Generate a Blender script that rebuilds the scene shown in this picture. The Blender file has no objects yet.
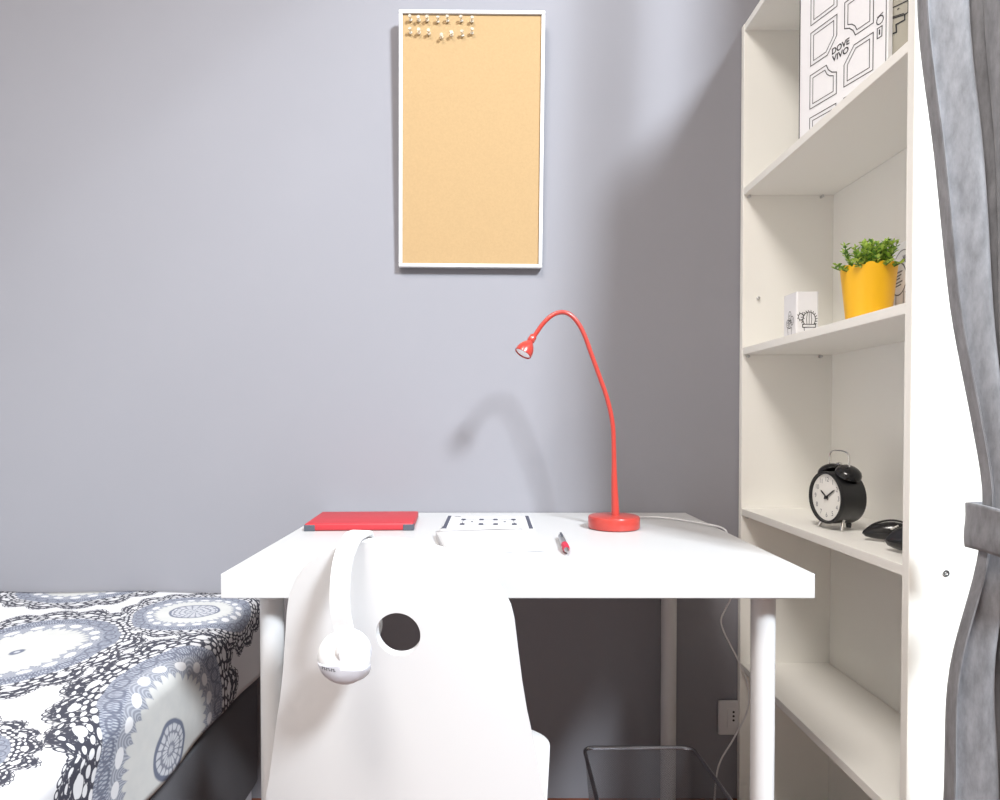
import bpy, bmesh, math, random
from mathutils import Vector, Matrix
random.seed(7)
PI = math.pi
sc = bpy.context.scene
COL = sc.collection

# ------------------------------------------------------------------ helpers
def tag(o, label=None, cat=None, group=None, kind=None):
    if label: o['label'] = label
    if cat: o['category'] = cat
    if group: o['group'] = group
    if kind: o['kind'] = kind
    return o

def empty(name, loc=(0, 0, 0), label=None, cat=None, group=None, rotz=0.0):
    o = bpy.data.objects.new(name, None)
    o.empty_display_size = 0.03
    o.location = loc
    o.rotation_euler = (0, 0, rotz)
    COL.objects.link(o)
    return tag(o, label, cat, group)

class MB:
    """collects shapes into one mesh"""
    def __init__(self):
        self.bm = bmesh.new()
    def box(self, x0, x1, y0, y1, z0, z1, bevel=0.0, seg=2, mat=None):
        b = bmesh.new()
        bmesh.ops.create_cube(b, size=1.0)
        for v in b.verts:
            v.co = Vector(((x0 + x1) / 2 + v.co.x * (x1 - x0), (y0 + y1) / 2 + v.co.y * (y1 - y0), (z0 + z1) / 2 + v.co.z * (z1 - z0)))
        if bevel:
            bmesh.ops.bevel(b, geom=b.edges[:], offset=bevel, segments=seg, profile=0.5, affect='EDGES')
        if mat is not None:
            bmesh.ops.transform(b, matrix=mat, verts=b.verts[:])
        self._join(b)
        return self
    def _join(self, b):
        me = bpy.data.meshes.new('tmp')
        b.to_mesh(me); b.free()
        self.bm.from_mesh(me)
        bpy.data.meshes.remove(me)
    def tube(self, pts, rad, n=12, caps=True, closed=False):
        pts = [Vector(p) for p in pts]
        N = len(pts)
        rads = rad if isinstance(rad, (list, tuple)) else [rad] * N
        prev = None
        rings = []
        for i, p in enumerate(pts):
            if closed:
                t = pts[(i + 1) % N] - pts[i - 1]
            else:
                t = pts[min(i + 1, N - 1)] - pts[max(i - 1, 0)]
            t.normalize()
            if prev is None:
                a = Vector((0, 0, 1)) if abs(t.z) < 0.9 else Vector((1, 0, 0))
                u = t.cross(a).normalized()
            else:
                u = (prev - t * prev.dot(t)).normalized()
            prev = u
            w = t.cross(u)
            rings.append([self.bm.verts.new(p + (u * math.cos(2 * PI * k / n) + w * math.sin(2 * PI * k / n)) * rads[i]) for k in range(n)])
        for i in range(N if closed else N - 1):
            a, b = rings[i], rings[(i + 1) % N]
            for k in range(n):
                self.bm.faces.new((a[k], a[(k + 1) % n], b[(k + 1) % n], b[k]))
        if caps and not closed:
            self.bm.faces.new(rings[0][::-1]); self.bm.faces.new(rings[-1])
        return self
    def lathe(self, prof, n=32, mat=None, sx=1.0, sy=1.0):
        """prof: list of (r, z); r=0 makes a pole"""
        mat = mat or Matrix.Identity(4)
        rings = []
        for r, z in prof:
            if r <= 1e-7:
                rings.append([self.bm.verts.new(mat @ Vector((0, 0, z)))])
            else:
                rings.append([self.bm.verts.new(mat @ Vector((r * sx * math.cos(2 * PI * k / n), r * sy * math.sin(2 * PI * k / n), z))) for k in range(n)])
        for a, b in zip(rings[:-1], rings[1:]):
            for k in range(n):
                k2 = (k + 1) % n
                if len(a) == 1 and len(b) == 1: continue
                if len(a) == 1: self.bm.faces.new((a[0], b[k2], b[k]))
                elif len(b) == 1: self.bm.faces.new((a[k], a[k2], b[0]))
                else: self.bm.faces.new((a[k], a[k2], b[k2], b[k]))
        return self
    def grid(self, f, nu, nv, uv=None, closed_u=False):
        vs = [[self.bm.verts.new(f(i / nu, j / nv)) for j in range(nv + 1)] for i in range(nu if closed_u else nu + 1)]
        lay = self.bm.loops.layers.uv.verify() if uv else None
        for i in range(nu):
            for j in range(nv):
                i2 = (i + 1) % nu if closed_u else i + 1
                fc = self.bm.faces.new((vs[i][j], vs[i2][j], vs[i2][j + 1], vs[i][j + 1]))
                if uv:
                    for lp, (a, b) in zip(fc.loops, ((i, j), (i + 1, j), (i + 1, j + 1), (i, j + 1))):
                        lp[lay].uv = uv(a / nu, b / nv)
        return self
    def prism(self, poly, z0, z1, mat=None):
        mat = mat or Matrix.Identity(4)
        a = [self.bm.verts.new(mat @ Vector((x, y, z0))) for x, y in poly]
        b = [self.bm.verts.new(mat @ Vector((x, y, z1))) for x, y in poly]
        n = len(poly)
        self.bm.faces.new(a[::-1]); self.bm.faces.new(b)
        for i in range(n):
            self.bm.faces.new((a[i], a[(i + 1) % n], b[(i + 1) % n], b[i]))
        return self
    def ribbon(self, pl, w, place, closed=False, h=0.0):
        """a printed line: flat strip along the 2D polyline pl, mapped by place(u, v, h)"""
        n = len(pl)
        segs = n if closed else n - 1
        for i in range(segs):
            a = Vector(pl[i]).to_2d(); b = Vector(pl[(i + 1) % n]).to_2d()
            d = (b - a)
            if d.length < 1e-6: continue
            d.normalize(); p = Vector((-d.y, d.x)) * (w / 2)
            a = a - d * w * 0.45; b = b + d * w * 0.45
            self.bm.faces.new([self.bm.verts.new(place(q.x, q.y, h)) for q in (a - p, b - p, b + p, a + p)])
        return self
    def text(self, s, size, place, cx=0.0, cy=0.0, sx=1.0, h=0.0, bold=0.0):
        cu = bpy.data.curves.new('t', 'FONT')
        cu.body = s; cu.size = size; cu.align_x = 'CENTER'; cu.align_y = 'CENTER'; cu.offset = bold
        ob = bpy.data.objects.new('t', cu); COL.objects.link(ob)
        dg = bpy.context.evaluated_depsgraph_get()
        me = bpy.data.meshes.new_from_object(ob.evaluated_get(dg))
        vs = [self.bm.verts.new(place(cx + v.co.x * sx, cy + v.co.y, h)) for v in me.vertices]
        for p in me.polygons:
            try: self.bm.faces.new([vs[i] for i in p.vertices])
            except ValueError: pass
        bpy.data.objects.remove(ob); bpy.data.curves.remove(cu); bpy.data.meshes.remove(me)
        return self
    def build(self, name, mat, parent=None, smooth=False, angle=35, flip=True):
        if flip:
            bmesh.ops.recalc_face_normals(self.bm, faces=self.bm.faces[:])
        me = bpy.data.meshes.new(name)
        self.bm.to_mesh(me); self.bm.free()
        if isinstance(mat, (list, tuple)):
            for m in mat: me.materials.append(m)
        else: me.materials.append(mat)
        if smooth:
            for p in me.polygons: p.use_smooth = True
            try: me.set_sharp_from_angle(angle=math.radians(angle))
            except Exception: pass
        o = bpy.data.objects.new(name, me)
        COL.objects.link(o)
        if parent: o.parent = parent
        return o

def catmull(pts, n=8):
    pts = [Vector(p) for p in pts]
    P = [pts[0] * 2 - pts[1]] + pts + [pts[-1] * 2 - pts[-2]]
    out = []
    for i in range(1, len(P) - 2):
        for k in range(n):
            t = k / n
            a, b, c, d = P[i - 1], P[i], P[i + 1], P[i + 2]
            out.append(0.5 * ((2 * b) + (c - a) * t + (2 * a - 5 * b + 4 * c - d) * t * t + (3 * b - a - 3 * c + d) * t ** 3))
    out.append(pts[-1])
    return out

def lerp_tab(tab, x):
    if x <= tab[0][0]: return tab[0][1]
    for (a, b), (c, d) in zip(tab[:-1], tab[1:]):
        if x <= c: return b + (d - b) * (x - a) / (c - a)
    return tab[-1][1]

def smooth_tab(tab, x):
    if x <= tab[0][0]: return tab[0][1]
    if x >= tab[-1][0]: return tab[-1][1]
    for i in range(len(tab) - 1):
        if x <= tab[i + 1][0]:
            x0, y0 = tab[i]; x1, y1 = tab[i + 1]
            m = lambda k: (tab[min(k + 1, len(tab) - 1)][1] - tab[max(k - 1, 0)][1]) / (tab[min(k + 1, len(tab) - 1)][0] - tab[max(k - 1, 0)][0])
            h = x1 - x0; t = (x - x0) / h
            return (2 * t**3 - 3 * t**2 + 1) * y0 + (t**3 - 2 * t**2 + t) * h * m(i) + (-2 * t**3 + 3 * t**2) * y1 + (t**3 - t**2) * h * m(i + 1)

# ------------------------------------------------------------------ materials
def srgb(r, g, b):
    f = lambda c: (c / 255 / 12.92) if c / 255 <= 0.04045 else ((c / 255 + 0.055) / 1.055) ** 2.4
    return (f(r), f(g), f(b), 1)

def mat(name, color, rough=0.5, metal=0.0, noise=0.0, nscale=60.0, bump=0.0, bscale=200.0, coat=0.0, spec=0.5, trans=0.0):
    m = bpy.data.materials.new(name); m.use_nodes = True
    nt = m.node_tree; b = nt.nodes['Principled BSDF']
    b.inputs['Base Color'].default_value = color
    b.inputs['Roughness'].default_value = rough
    b.inputs['Metallic'].default_value = metal
    b.inputs['Coat Weight'].default_value = coat
    b.inputs['Specular IOR Level'].default_value = spec
    b.inputs['Transmission Weight'].default_value = trans
    tc = nt.nodes.new('ShaderNodeTexCoord')
    if noise:
        n = nt.nodes.new('ShaderNodeTexNoise'); n.inputs['Scale'].default_value = nscale; n.inputs['Detail'].default_value = 5
        nt.links.new(tc.outputs['Object'], n.inputs['Vector'])
        r = nt.nodes.new('ShaderNodeMapRange'); r.inputs['To Min'].default_value = 1 - noise; r.inputs['To Max'].default_value = 1 + noise
        nt.links.new(n.outputs['Fac'], r.inputs['Value'])
        mx = nt.nodes.new('ShaderNodeVectorMath'); mx.operation = 'SCALE'
        mx.inputs[0].default_value = color[:3]
        nt.links.new(r.outputs['Result'], mx.inputs['Scale'])
        nt.links.new(mx.outputs['Vector'], b.inputs['Base Color'])
    if bump:
        n2 = nt.nodes.new('ShaderNodeTexNoise'); n2.inputs['Scale'].default_value = bscale; n2.inputs['Detail'].default_value = 3
        nt.links.new(tc.outputs['Object'], n2.inputs['Vector'])
        bp = nt.nodes.new('ShaderNodeBump'); bp.inputs['Strength'].default_value = bump; bp.inputs['Distance'].default_value = 0.002
        nt.links.new(n2.outputs['Fac'], bp.inputs['Height'])
        nt.links.new(bp.outputs['Normal'], b.inputs['Normal'])
    return m

class X:
    """tiny expression builder over Math nodes"""
    nt = None
    def __init__(self, v): self.v = v
    @staticmethod
    def op(o, *a):
        n = X.nt.nodes.new('ShaderNodeMath'); n.operation = o
        for i, q in enumerate(a):
            q = q.v if isinstance(q, X) else q
            if isinstance(q, (int, float)): n.inputs[i].default_value = q
            else: X.nt.links.new(q, n.inputs[i])
        return X(n.outputs[0])
    def __add__(s, o): return X.op('ADD', s, o)
    __radd__ = __add__
    def __sub__(s, o): return X.op('SUBTRACT', s, o)
    def __rsub__(s, o): return X.op('SUBTRACT', o, s)
    def __mul__(s, o): return X.op('MULTIPLY', s, o)
    __rmul__ = __mul__
    def __truediv__(s, o): return X.op('DIVIDE', s, o)
    def __lt__(s, o): return X.op('LESS_THAN', s, o)
    def __gt__(s, o): return X.op('GREATER_THAN', s, o)
def xsin(a): return X.op('SINE', a)
def xabs(a): return X.op('ABSOLUTE', a)
def xmax(a, b): return X.op('MAXIMUM', a, b)
def xmin(a, b): return X.op('MINIMUM', a, b)
def xsel(c, a, b): return b + c * (a - b)
def xstep(a, e, w):    # smooth 0..1 when a passes e
    return xmin(xmax((a - e) / w + 0.5, 0.0), 1.0)

def mixc(nt, fac, a, b):
    n = nt.nodes.new('ShaderNodeMix'); n.data_type = 'RGBA'
    nt.links.new(fac.v, n.inputs[0])
    for s, i in ((a, 6), (b, 7)):
        if isinstance(s, tuple): n.inputs[i].default_value = s
        else: nt.links.new(s, n.inputs[i])
    return n.outputs[2]

WHITE = mat('white_lacquer', (0.60, 0.60, 0.61, 1), 0.35)
DESKW = mat('white_foil', (0.52, 0.522, 0.53, 1), 0.33)
SHELF = mat('white_melamine', (0.84, 0.83, 0.79, 1), 0.45)
PLASTW = mat('white_plastic', (0.645, 0.645, 0.655, 1), 0.4)
HEADW = mat('white_matt_plastic', (0.73, 0.73, 0.74, 1), 0.45)
WALL = mat('lilac_grey_paint', (0.256, 0.254, 0.281, 1), 0.9, noise=0.03, nscale=3.0, bump=0.04, bscale=400, spec=0.08)
WALLW = mat('white_paint', (0.60, 0.57, 0.53, 1), 0.8, bump=0.04, bscale=300)
TERRA = mat('terracotta_skirting', (0.24, 0.075, 0.04, 1), 0.35, noise=0.2, nscale=12)
RED = mat('red_paint', (0.42, 0.040, 0.030, 1), 0.28, coat=0.4)
REDC = mat('red_cover', (0.42, 0.024, 0.034, 1), 0.5, noise=0.04, nscale=300, bump=0.1, bscale=900)
DKGREY = mat('dark_grey_rubber', srgb(70, 74, 84), 0.6)
BLACK = mat('black_lacquer', (0.012, 0.012, 0.013, 1), 0.32)
BLACKG = mat('gloss_black', (0.008, 0.008, 0.009, 1), 0.18)
INK = mat('black_ink', (0.03, 0.03, 0.035, 1), 0.7)
INKG = mat('grey_ink', (0.16, 0.16, 0.18, 1), 0.7)
INKB = mat('dark_navy_ink', srgb(70, 72, 88), 0.7)
CHROME = mat('chrome', (0.75, 0.74, 0.72, 1), 0.18, 1.0)
STEEL = mat('brushed_steel', (0.6, 0.6, 0.6, 1), 0.3, 1.0)
PAPER = mat('white_paper', (0.60, 0.60, 0.615, 1), 0.7)
PAPERG = mat('white_card', (0.83, 0.83, 0.86, 1), 0.5)
GREYB = mat('grey_printed_board', srgb(172, 168, 156), 0.7)
YELLOW = mat('yellow_lacquer', (.86, .47, .012, 1), 0.35)
SOIL = mat('dark_soil', (0.02, 0.014, 0.01, 1), 0.9, noise=0.4, nscale=200)
LEAF = mat('green_leaf', srgb(176, 206, 92), 0.5, noise=0.35, nscale=60)
LEAFD = mat('deep_green_leaf', srgb(104, 152, 62), 0.5, noise=0.35, nscale=60)
STEM = mat('green_stem', srgb(84, 106, 46), 0.6)
CORK = mat('cork', (.36, .240, .118, 1), 0.85, noise=0.10, nscale=220, bump=0.15, bscale=500)
PINM = mat('clear_plastic', (0.80, 0.74, 0.64, 1), 0.15, trans=0.6)
DARKFAB = mat('charcoal_fabric', (0.12, 0.12, 0.132, 1), 0.9, noise=0.12, nscale=300, bump=0.2, bscale=900)
MATT = mat('mattress_ticking', (0.7, 0.7, 0.72, 1), 0.9)
RIMM = mat('dark_gunmetal', (0.40, 0.40, 0.43, 1), 0.25, 1.0)
BULB = mat('lamp_lens', (0.85, 0.86, 0.88, 1), 0.15)
GREYPL = mat('light_grey_plastic', (0.55, 0.55, 0.60, 1), 0.4)
DIAL = mat('ivory_dial', (0.80, 0.79, 0.75, 1), 0.5)
SOCK = mat('socket_plastic', (0.62, 0.61, 0.62, 1), 0.35)

# floor: terracotta tiles
def floor_mat():
    m = bpy.data.materials.new('terracotta_tile'); m.use_nodes = True
    nt = m.node_tree; b = nt.nodes['Principled BSDF']
    tc = nt.nodes.new('ShaderNodeTexCoord')
    br = nt.nodes.new('ShaderNodeTexBrick')
    br.offset = 0.0
    br.inputs['Scale'].default_value = 1.0
    br.inputs['Brick Width'].default_value = 0.3; br.inputs['Row Height'].default_value = 0.3
    br.inputs['Mortar Size'].default_value = 0.004
    br.inputs['Color1'].default_value = (0.22, 0.10, 0.065, 1); br.inputs['Color2'].default_value = (0.19, 0.085, 0.05, 1)
    br.inputs['Mortar'].default_value = (0.30, 0.24, 0.2, 1)
    nt.links.new(tc.outputs['Object'], br.inputs['Vector'])
    nt.links.new(br.outputs['Color'], b.inputs['Base Color'])
    b.inputs['Roughness'].default_value = 0.35
    return m
FLOOR = floor_mat()

# curtain cloth: mottled grey
def curtain_mat():
    m = bpy.data.materials.new('mottled_grey_curtain'); m.use_nodes = True
    nt = m.node_tree; b = nt.nodes['Principled BSDF']
    tc = nt.nodes.new('ShaderNodeTexCoord')
    mp = nt.nodes.new('ShaderNodeMapping'); mp.inputs['Scale'].default_value = (90, 90, 28)
    nt.links.new(tc.outputs['Object'], mp.inputs['Vector'])
    n = nt.nodes.new('ShaderNodeTexNoise'); n.inputs['Scale'].default_value = 1.0; n.inputs['Detail'].default_value = 6; n.inputs['Roughness'].default_value = 0.65
    nt.links.new(mp.outputs['Vector'], n.inputs['Vector'])
    cr = nt.nodes.new('ShaderNodeValToRGB')
    cr.color_ramp.elements[0].position = 0.3; cr.color_ramp.elements[0].color = (0.150, 0.152, 0.166, 1)
    cr.color_ramp.elements[1].position = 0.72; cr.color_ramp.elements[1].color = (0.285, 0.288, 0.312, 1)
    nt.links.new(n.outputs['Fac'], cr.inputs['Fac'])
    nt.links.new(cr.outputs['Color'], b.inputs['Base Color'])
    b.inputs['Roughness'].default_value = 0.8
    b.inputs['Sheen Weight'].default_value = 0.3
    bp = nt.nodes.new('ShaderNodeBump'); bp.inputs['Strength'].default_value = 0.25; bp.inputs['Distance'].default_value = 0.002
    nt.links.new(n.outputs['Fac'], bp.inputs['Height']); nt.links.new(bp.outputs['Normal'], b.inputs['Normal'])
    # some daylight passes through the weave
    tl = nt.nodes.new('ShaderNodeBsdfTranslucent'); nt.links.new(cr.outputs['Color'], tl.inputs['Color'])
    mx = nt.nodes.new('ShaderNodeMixShader'); mx.inputs[0].default_value = 0.15
    out = nt.nodes['Material Output']
    nt.links.new(b.outputs[0], mx.inputs[1]); nt.links.new(tl.outputs[0], mx.inputs[2]); nt.links.new(mx.outputs[0], out.inputs['Surface'])
    return m
CURT = curtain_mat()

# fine wire mesh of the waste bin (holes are see-through)
def mesh_mat():
    m = bpy.data.materials.new('black_wire_mesh'); m.use_nodes = True
    nt = m.node_tree; b = nt.nodes['Principled BSDF']
    b.inputs['Base Color'].default_value = (0.16, 0.16, 0.175, 1); b.inputs['Roughness'].default_value = 0.4; b.inputs['Metallic'].default_value = 0.6
    uv = nt.nodes.new('ShaderNodeUVMap')
    sp = nt.nodes.new('ShaderNodeSeparateXYZ'); nt.links.new(uv.outputs['UV'], sp.inputs[0])
    X.nt = nt
    u, v = X(sp.outputs[0]), X(sp.outputs[1])
    a = (u + v) * (PI / 0.0032); c = (u - v) * (PI / 0.0032)
    wire = xmax(xabs(xsin(a)) < 0.42, xabs(xsin(c)) < 0.42)
    tr = nt.nodes.new('ShaderNodeBsdfTransparent')
    mx = nt.nodes.new('ShaderNodeMixShader')
    nt.links.new(wire.v, mx.inputs[0]); nt.links.new(tr.outputs[0], mx.inputs[1]); nt.links.new(b.outputs[0], mx.inputs[2])
    nt.links.new(mx.outputs[0], nt.nodes['Material Output'].inputs['Surface'])
    return m
WIRE = mesh_mat()

# bedspread: white cotton printed with lace medallions
MEDAL = [(-0.600, 1.365, .150, .32), (-0.80, 1.13, .235, .06, .80), (-0.400, 1.035, .268, .19, .80), (-0.655, .745, .125, .15), (-0.93, 1.585, .20, .15),
         (-1.20, 1.36, .15, .3), (-1.15, .86, .20, .1), (-.90, .60, .15, .3), (-.52, .42, .22, .1), (-.93, .20, .24, .1), (-1.28, .45, .14, .3), (-.62, -.02, .16, .3), (-1.2, -.15, .2, .1),
         (-1.45, 1.08, .14, .3)]
def spread_mat():
    m = bpy.data.materials.new('lace_print_cotton'); m.use_nodes = True
    nt = m.node_tree; b = nt.nodes['Principled BSDF']
    b.inputs['Roughness'].default_value = 0.85
    X.nt = nt
    uvn = nt.nodes.new('ShaderNodeUVMap')
    def noise(scale, det=2):
        n = nt.nodes.new('ShaderNodeTexNoise'); n.inputs['Scale'].default_value = scale; n.inputs['Detail'].default_value = det
        nt.links.new(uvn.outputs['UV'], n.inputs['Vector']); return n
    sp = nt.nodes.new('ShaderNodeSeparateXYZ'); nt.links.new(uvn.outputs['UV'], sp.inputs[0])
    n1 = noise(14); s1 = nt.nodes.new('ShaderNodeSeparateColor'); nt.links.new(n1.outputs['Color'], s1.inputs[0])
    u = X(sp.outputs[0]) + (X(s1.outputs[0]) - 0.5) * 0.022
    v = X(sp.outputs[1]) + (X(s1.outputs[1]) - 0.5) * 0.022
    best = None
    for (cx, cy, R, kind, *asp) in MEDAL:
        dx = (u - cx) * (1 / (R * (asp[0] if asp else 1.0))); dy = (v - cy) * (1 / R)
        r = X.op('SQRT', dx * dx + dy * dy)
        if best is None:
            best, bx, by, bk, bR = r, dx, dy, X(nt.nodes.new('ShaderNodeValue').outputs[0]), None
            nt.nodes[-1].outputs[0].default_value = kind
        else:
            c = r < best
            best = xmin(r, best)
            bx = xsel(c, dx, bx); by = xsel(c, dy, by); bk = xsel(c, c * float(kind), bk)
    r = best
    th = X.op('ARCTAN2', by, bx)
    lobes = xabs(xsin(th * 9.0))               # 18 scallops
    fine = xsin(th * 110.0)
    mid = xabs(xsin(th * 12.0))
    n2 = X(noise(170, 3).outputs['Fac']); n3 = X(noise(34, 4).outputs['Fac'])
    white = (0.60, 0.60, 0.625, 1); cream = (0.52, 0.52, 0.51, 1)
    pale = (0.34, 0.36, 0.41, 1); slate = (0.125, 0.14, 0.195, 1); dark = (0.034, 0.035, 0.052, 1); mgrey = (0.19, 0.20, 0.245, 1)
    # from the outside inwards, each ring laid over the one before
    def cell(n, off=0.0): return X.op('FRACT', th * (n / (2 * PI)) + (0.5 + off)) - 0.5
    def oval(n, r0, w, h, off=0.0, soft=.22):      # 1 inside an oval hole, one per cell
        a = cell(n, off) * (1 / w); c = (r - r0) * (1 / h)
        return 1.0 - xstep(a * a + c * c, 1.0, soft)
    def loop(n, r0, w, h, off=0.0, k=.55):         # outline of the oval
        a = cell(n, off) * (1 / w); c = (r - r0) * (1 / h)
        return 1.0 - xstep(xabs(a * a + c * c - 1.0), k, .3)
    edge_out = 0.955 + 0.10 * lobes
    inner = 0.755
    lace = xstep(edge_out, r, 0.015) * xstep(r, inner, 0.02)
    holes = xmax(oval(48, 0.795, .36, .018), oval(64, 0.845, .36, .016, .25))
    holes = xmax(holes, oval(80, 0.885 + 0.03 * lobes, .36, .013)); holes = xmax(holes, oval(80, 0.925 + 0.07 * lobes, .34, .012, .5))
    holes = xmax(holes, oval(18, 0.90, .17, .036, .5))
    holes = xmax(holes, xstep(n2, 0.62, 0.06) * 0.7)
    picot = loop(108, 0.968 + 0.10 * lobes, .40, .016)
    d_ = xmax(lace * (1.0 - holes), picot * xstep(n3, 0.36, 0.1))
    col = mixc(nt, d_, white, dark)
    # slate ring: a fine net of threads
    ring = xstep(0.77 + 0.012 * lobes, r, 0.012) * xstep(r, 0.62, 0.02)
    net = xstep(xabs(xsin(th * 96.0 + r * 30.0)) * xabs(xsin(th * 96.0 - r * 30.0)) + (n2 - 0.5) * 0.9, 0.42, 0.5)
    c_ring = mixc(nt, net, slate, pale)
    c_ring = mixc(nt, xmin(loop(30, 0.70, .42, .045, 0, .35) * 0.8, 1.0), c_ring, (0.10, 0.11, 0.155, 1))
    col = mixc(nt, ring, col, c_ring)
    # arches: fans of thin arcs on a pale ground with white ovals
    arch = xstep(0.635, r, 0.012)
    a12 = cell(20); c12 = (r - 0.50) * 7.0
    rad = X.op('SQRT', a12 * a12 * 4.0 + c12 * c12)
    arcs = xstep(xabs(xsin(rad * 16.0)), 0.62, 0.35)
    c_arch = mixc(nt, arcs * 0.85, pale, mgrey)
    c_arch = mixc(nt, oval(20, 0.575, .30, .038, .5), c_arch, white)
    col = mixc(nt, arch, col, c_arch)
    # cream heart with petal tips
    heart = xstep(0.465 + 0.055 * xabs(xsin(th * 20.0)) + (n3 - 0.5) * 0.05, r, 0.015)
    c_heart = mixc(nt, xstep(n3, 0.5, 0.3) * 0.45, cream, (0.45, 0.46, 0.465, 1))
    col = mixc(nt, heart, col, c_heart)
    # rosette in the middle: large and grey in the plain medallions, smaller and dark-edged otherwise
    rr0 = bk
    ro = xstep(rr0, r, 0.015)
    c_ro = mixc(nt, xstep(xabs(xsin(r * 44.0 + n3 * 3.0)) * xabs(xsin(th * 9.0)) + n2 * 0.5, 0.55, 0.3), mgrey, (0.48, 0.49, 0.53, 1))
    c_ro = mixc(nt, xstep(r, rr0 - 0.035, 0.01), c_ro, slate)
    col = mixc(nt, ro, col, c_ro)
    nt.links.new(col, b.inputs['Base Color'])
    bp = nt.nodes.new('ShaderNodeBump'); bp.inputs['Strength'].default_value = 0.12; bp.inputs['Distance'].default_value = 0.003
    nt.links.new(noise(60, 4).outputs['Fac'], bp.inputs['Height']); nt.links.new(bp.outputs['Normal'], b.inputs['Normal'])
    return m
SPREAD = spread_mat()

# ------------------------------------------------------------------ room
YW = 1.522      # back wall
XL, XR, YF, ZC = -1.47, 0.80, -2.40, 3.05
def struct(name, m, mb): return tag(mb.build(name, m), kind='structure')
struct('floor', FLOOR, MB().box(XL - .1, XR + .1, YF - .1, YW + .1, -0.06, 0.0))
struct('ceiling', WALLW, MB().box(XL - .1, XR + .1, YF - .1, YW + .1, ZC, ZC + .06))
struct('wall_back', WALL, MB().box(XL - .1, XR + .1, YW, YW + .1, 0, ZC))
struct('wall_left', WALLW, MB().box(XL - .1, XL, YF, YW, 0, ZC))
# right wall with the tall balcony window (its opening starts beside the bookcase)
WY0, WY1, WZ1 = -1.35, 0.74, 2.97
w = MB()
w.box(XR, XR + .1, WY1, YW, 0, ZC); w.box(XR, XR + .1, YF, WY0, 0, ZC); w.box(XR, XR + .1, WY0, WY1, WZ1, ZC)
struct('wall_right', WALLW, w)
w = MB()
w.box(XR + .03, XR + .08, WY0, WY0 + .05, 0, WZ1); w.box(XR + .03, XR + .08, WY1 - .05, WY1, 0, WZ1); w.box(XR + .03, XR + .08, WY0 + .05, WY1 - .05, WZ1 - .05, WZ1)
w.box(XR + .03, XR + .08, WY0 + .05, WY1 - .05, 0, .04)
struct('window_1', WHITE, w)
# front wall (behind the camera) with a second window
w = MB()
w.box(XL, -1.0, YF - .1, YF, 0, ZC); w.box(.5, XR, YF - .1, YF, 0, ZC); w.box(-1.0, .5, YF - .1, YF, 0, .8); w.box(-1.0, .5, YF - .1, YF, 2.4, ZC)
struct('wall_front', WALLW, w)
w = MB()
w.box(-1.0, -.95, YF - .08, YF - .03, .8, 2.4); w.box(.45, .5, YF - .08, YF - .03, .8, 2.4); w.box(-.95, .45, YF - .08, YF - .03, .8, .85); w.box(-.95, .45, YF - .08, YF - .03, 2.35, 2.4)
struct('window_2', WHITE, w)
struct('baseboard_back', TERRA, MB().box(XL, XR, YW - .011, YW, 0, .083, .002))
struct('baseboard_left', TERRA, MB().box(XL, XL + .011, YF, YW - .012, 0, .083, .002))
struct('baseboard_right', TERRA, MB().box(XR - .011, XR, WY1 + .002, YW - .012, 0, .083, .002))

# ------------------------------------------------------------------ desk
DX0, DX1, DY0, DY1, DZ = -0.3665, 0.4515, 0.9165, 1.5185, 0.74
t = empty('desk', (0.04, 1.22, 0), 'white rectangular table with slim round legs standing against the grey wall', 'desk')
def local(o, root):
    o.parent = root
    o.matrix_parent_inverse = Matrix.Translation(root.location).inverted() if root.rotation_euler.z == 0 else (Matrix.Translation(root.location) @ Matrix.Rotation(root.rotation_euler.z, 4, 'Z')).inverted()
    return o
local(MB().box(DX0, DX1, DY0, DY1, DZ - .034, DZ, .0012).build('tabletop', DESKW), t)
for lx, ly in ((.401, .967), (-.312, .967), (.401, 1.468), (-.312, 1.468)):
    M = Matrix.Translation((lx, ly, 0))
    lg = MB().lathe([(0, .0), (.0155, .0), (.0165, .004), (.0165, .1), (.0168, .60), (.0172, .695), (.026, .698), (.026, .706), (0, .706)], 28, M).build('leg', WHITE, smooth=True)
    local(lg, t)
    local(MB().lathe([(0, 0), (.0185, 0), (.0185, .012), (.017, .016), (0, .016)], 24, M).build('foot_cap', WHITE, smooth=True), t)

# ------------------------------------------------------------------ bookcase
BX0, BX1, BY0, BY1, BH = 0.572, 0.786, 0.9035, 1.5185, 1.832
bc = empty('bookcase', (.68, 1.21, 0), 'tall narrow white bookcase with open shelves, standing in the corner right of the desk', 'bookcase')
def side(y0, y1):
    return MB().box(BX0, BX1, y0, y1, 0, BH, .0012)
local(side(BY0, BY0 + .0155).build('side_panel', SHELF), bc)
local(side(BY1 - .0155, BY1).build('side_panel', SHELF), bc)
local(MB().box(BX1 - .012, BX1 - .006, BY0 + .0157, BY1 - .0157, .05, BH - .002).build('back_panel', SHELF), bc)
local(MB().box(BX0 + .001, BX1 - .0125, BY0 + .0157, BY1 - .0157, BH - .0155, BH, .001).build('top_panel', SHELF), bc)
local(MB().box(BX0 + .012, BX0 + .026, BY0 + .0157, BY1 - .0157, 0, .05).build('plinth', SHELF), bc)
SZ = [.066, .402, .752, 1.1125, 1.468]
for z in SZ:
    local(MB().box(BX0 + .001, BX1 - .0125, BY0 + .0157, BY1 - .0157, z - .0155, z, .001).build('shelf', SHELF), bc)
for z in SZ[1:]:
    for px in (BX0 + .012, BX1 - .04):
        R = Matrix.Translation((px, BY1 - .0157, z - .0195)) @ Matrix.Rotation(PI / 2, 4, 'X')
        local(MB().lathe([(0, 0), (.0032, 0), (.0032, .008), (.002, .009), (0, .009)], 12, R).build('shelf_pin', STEEL), bc)
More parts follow.
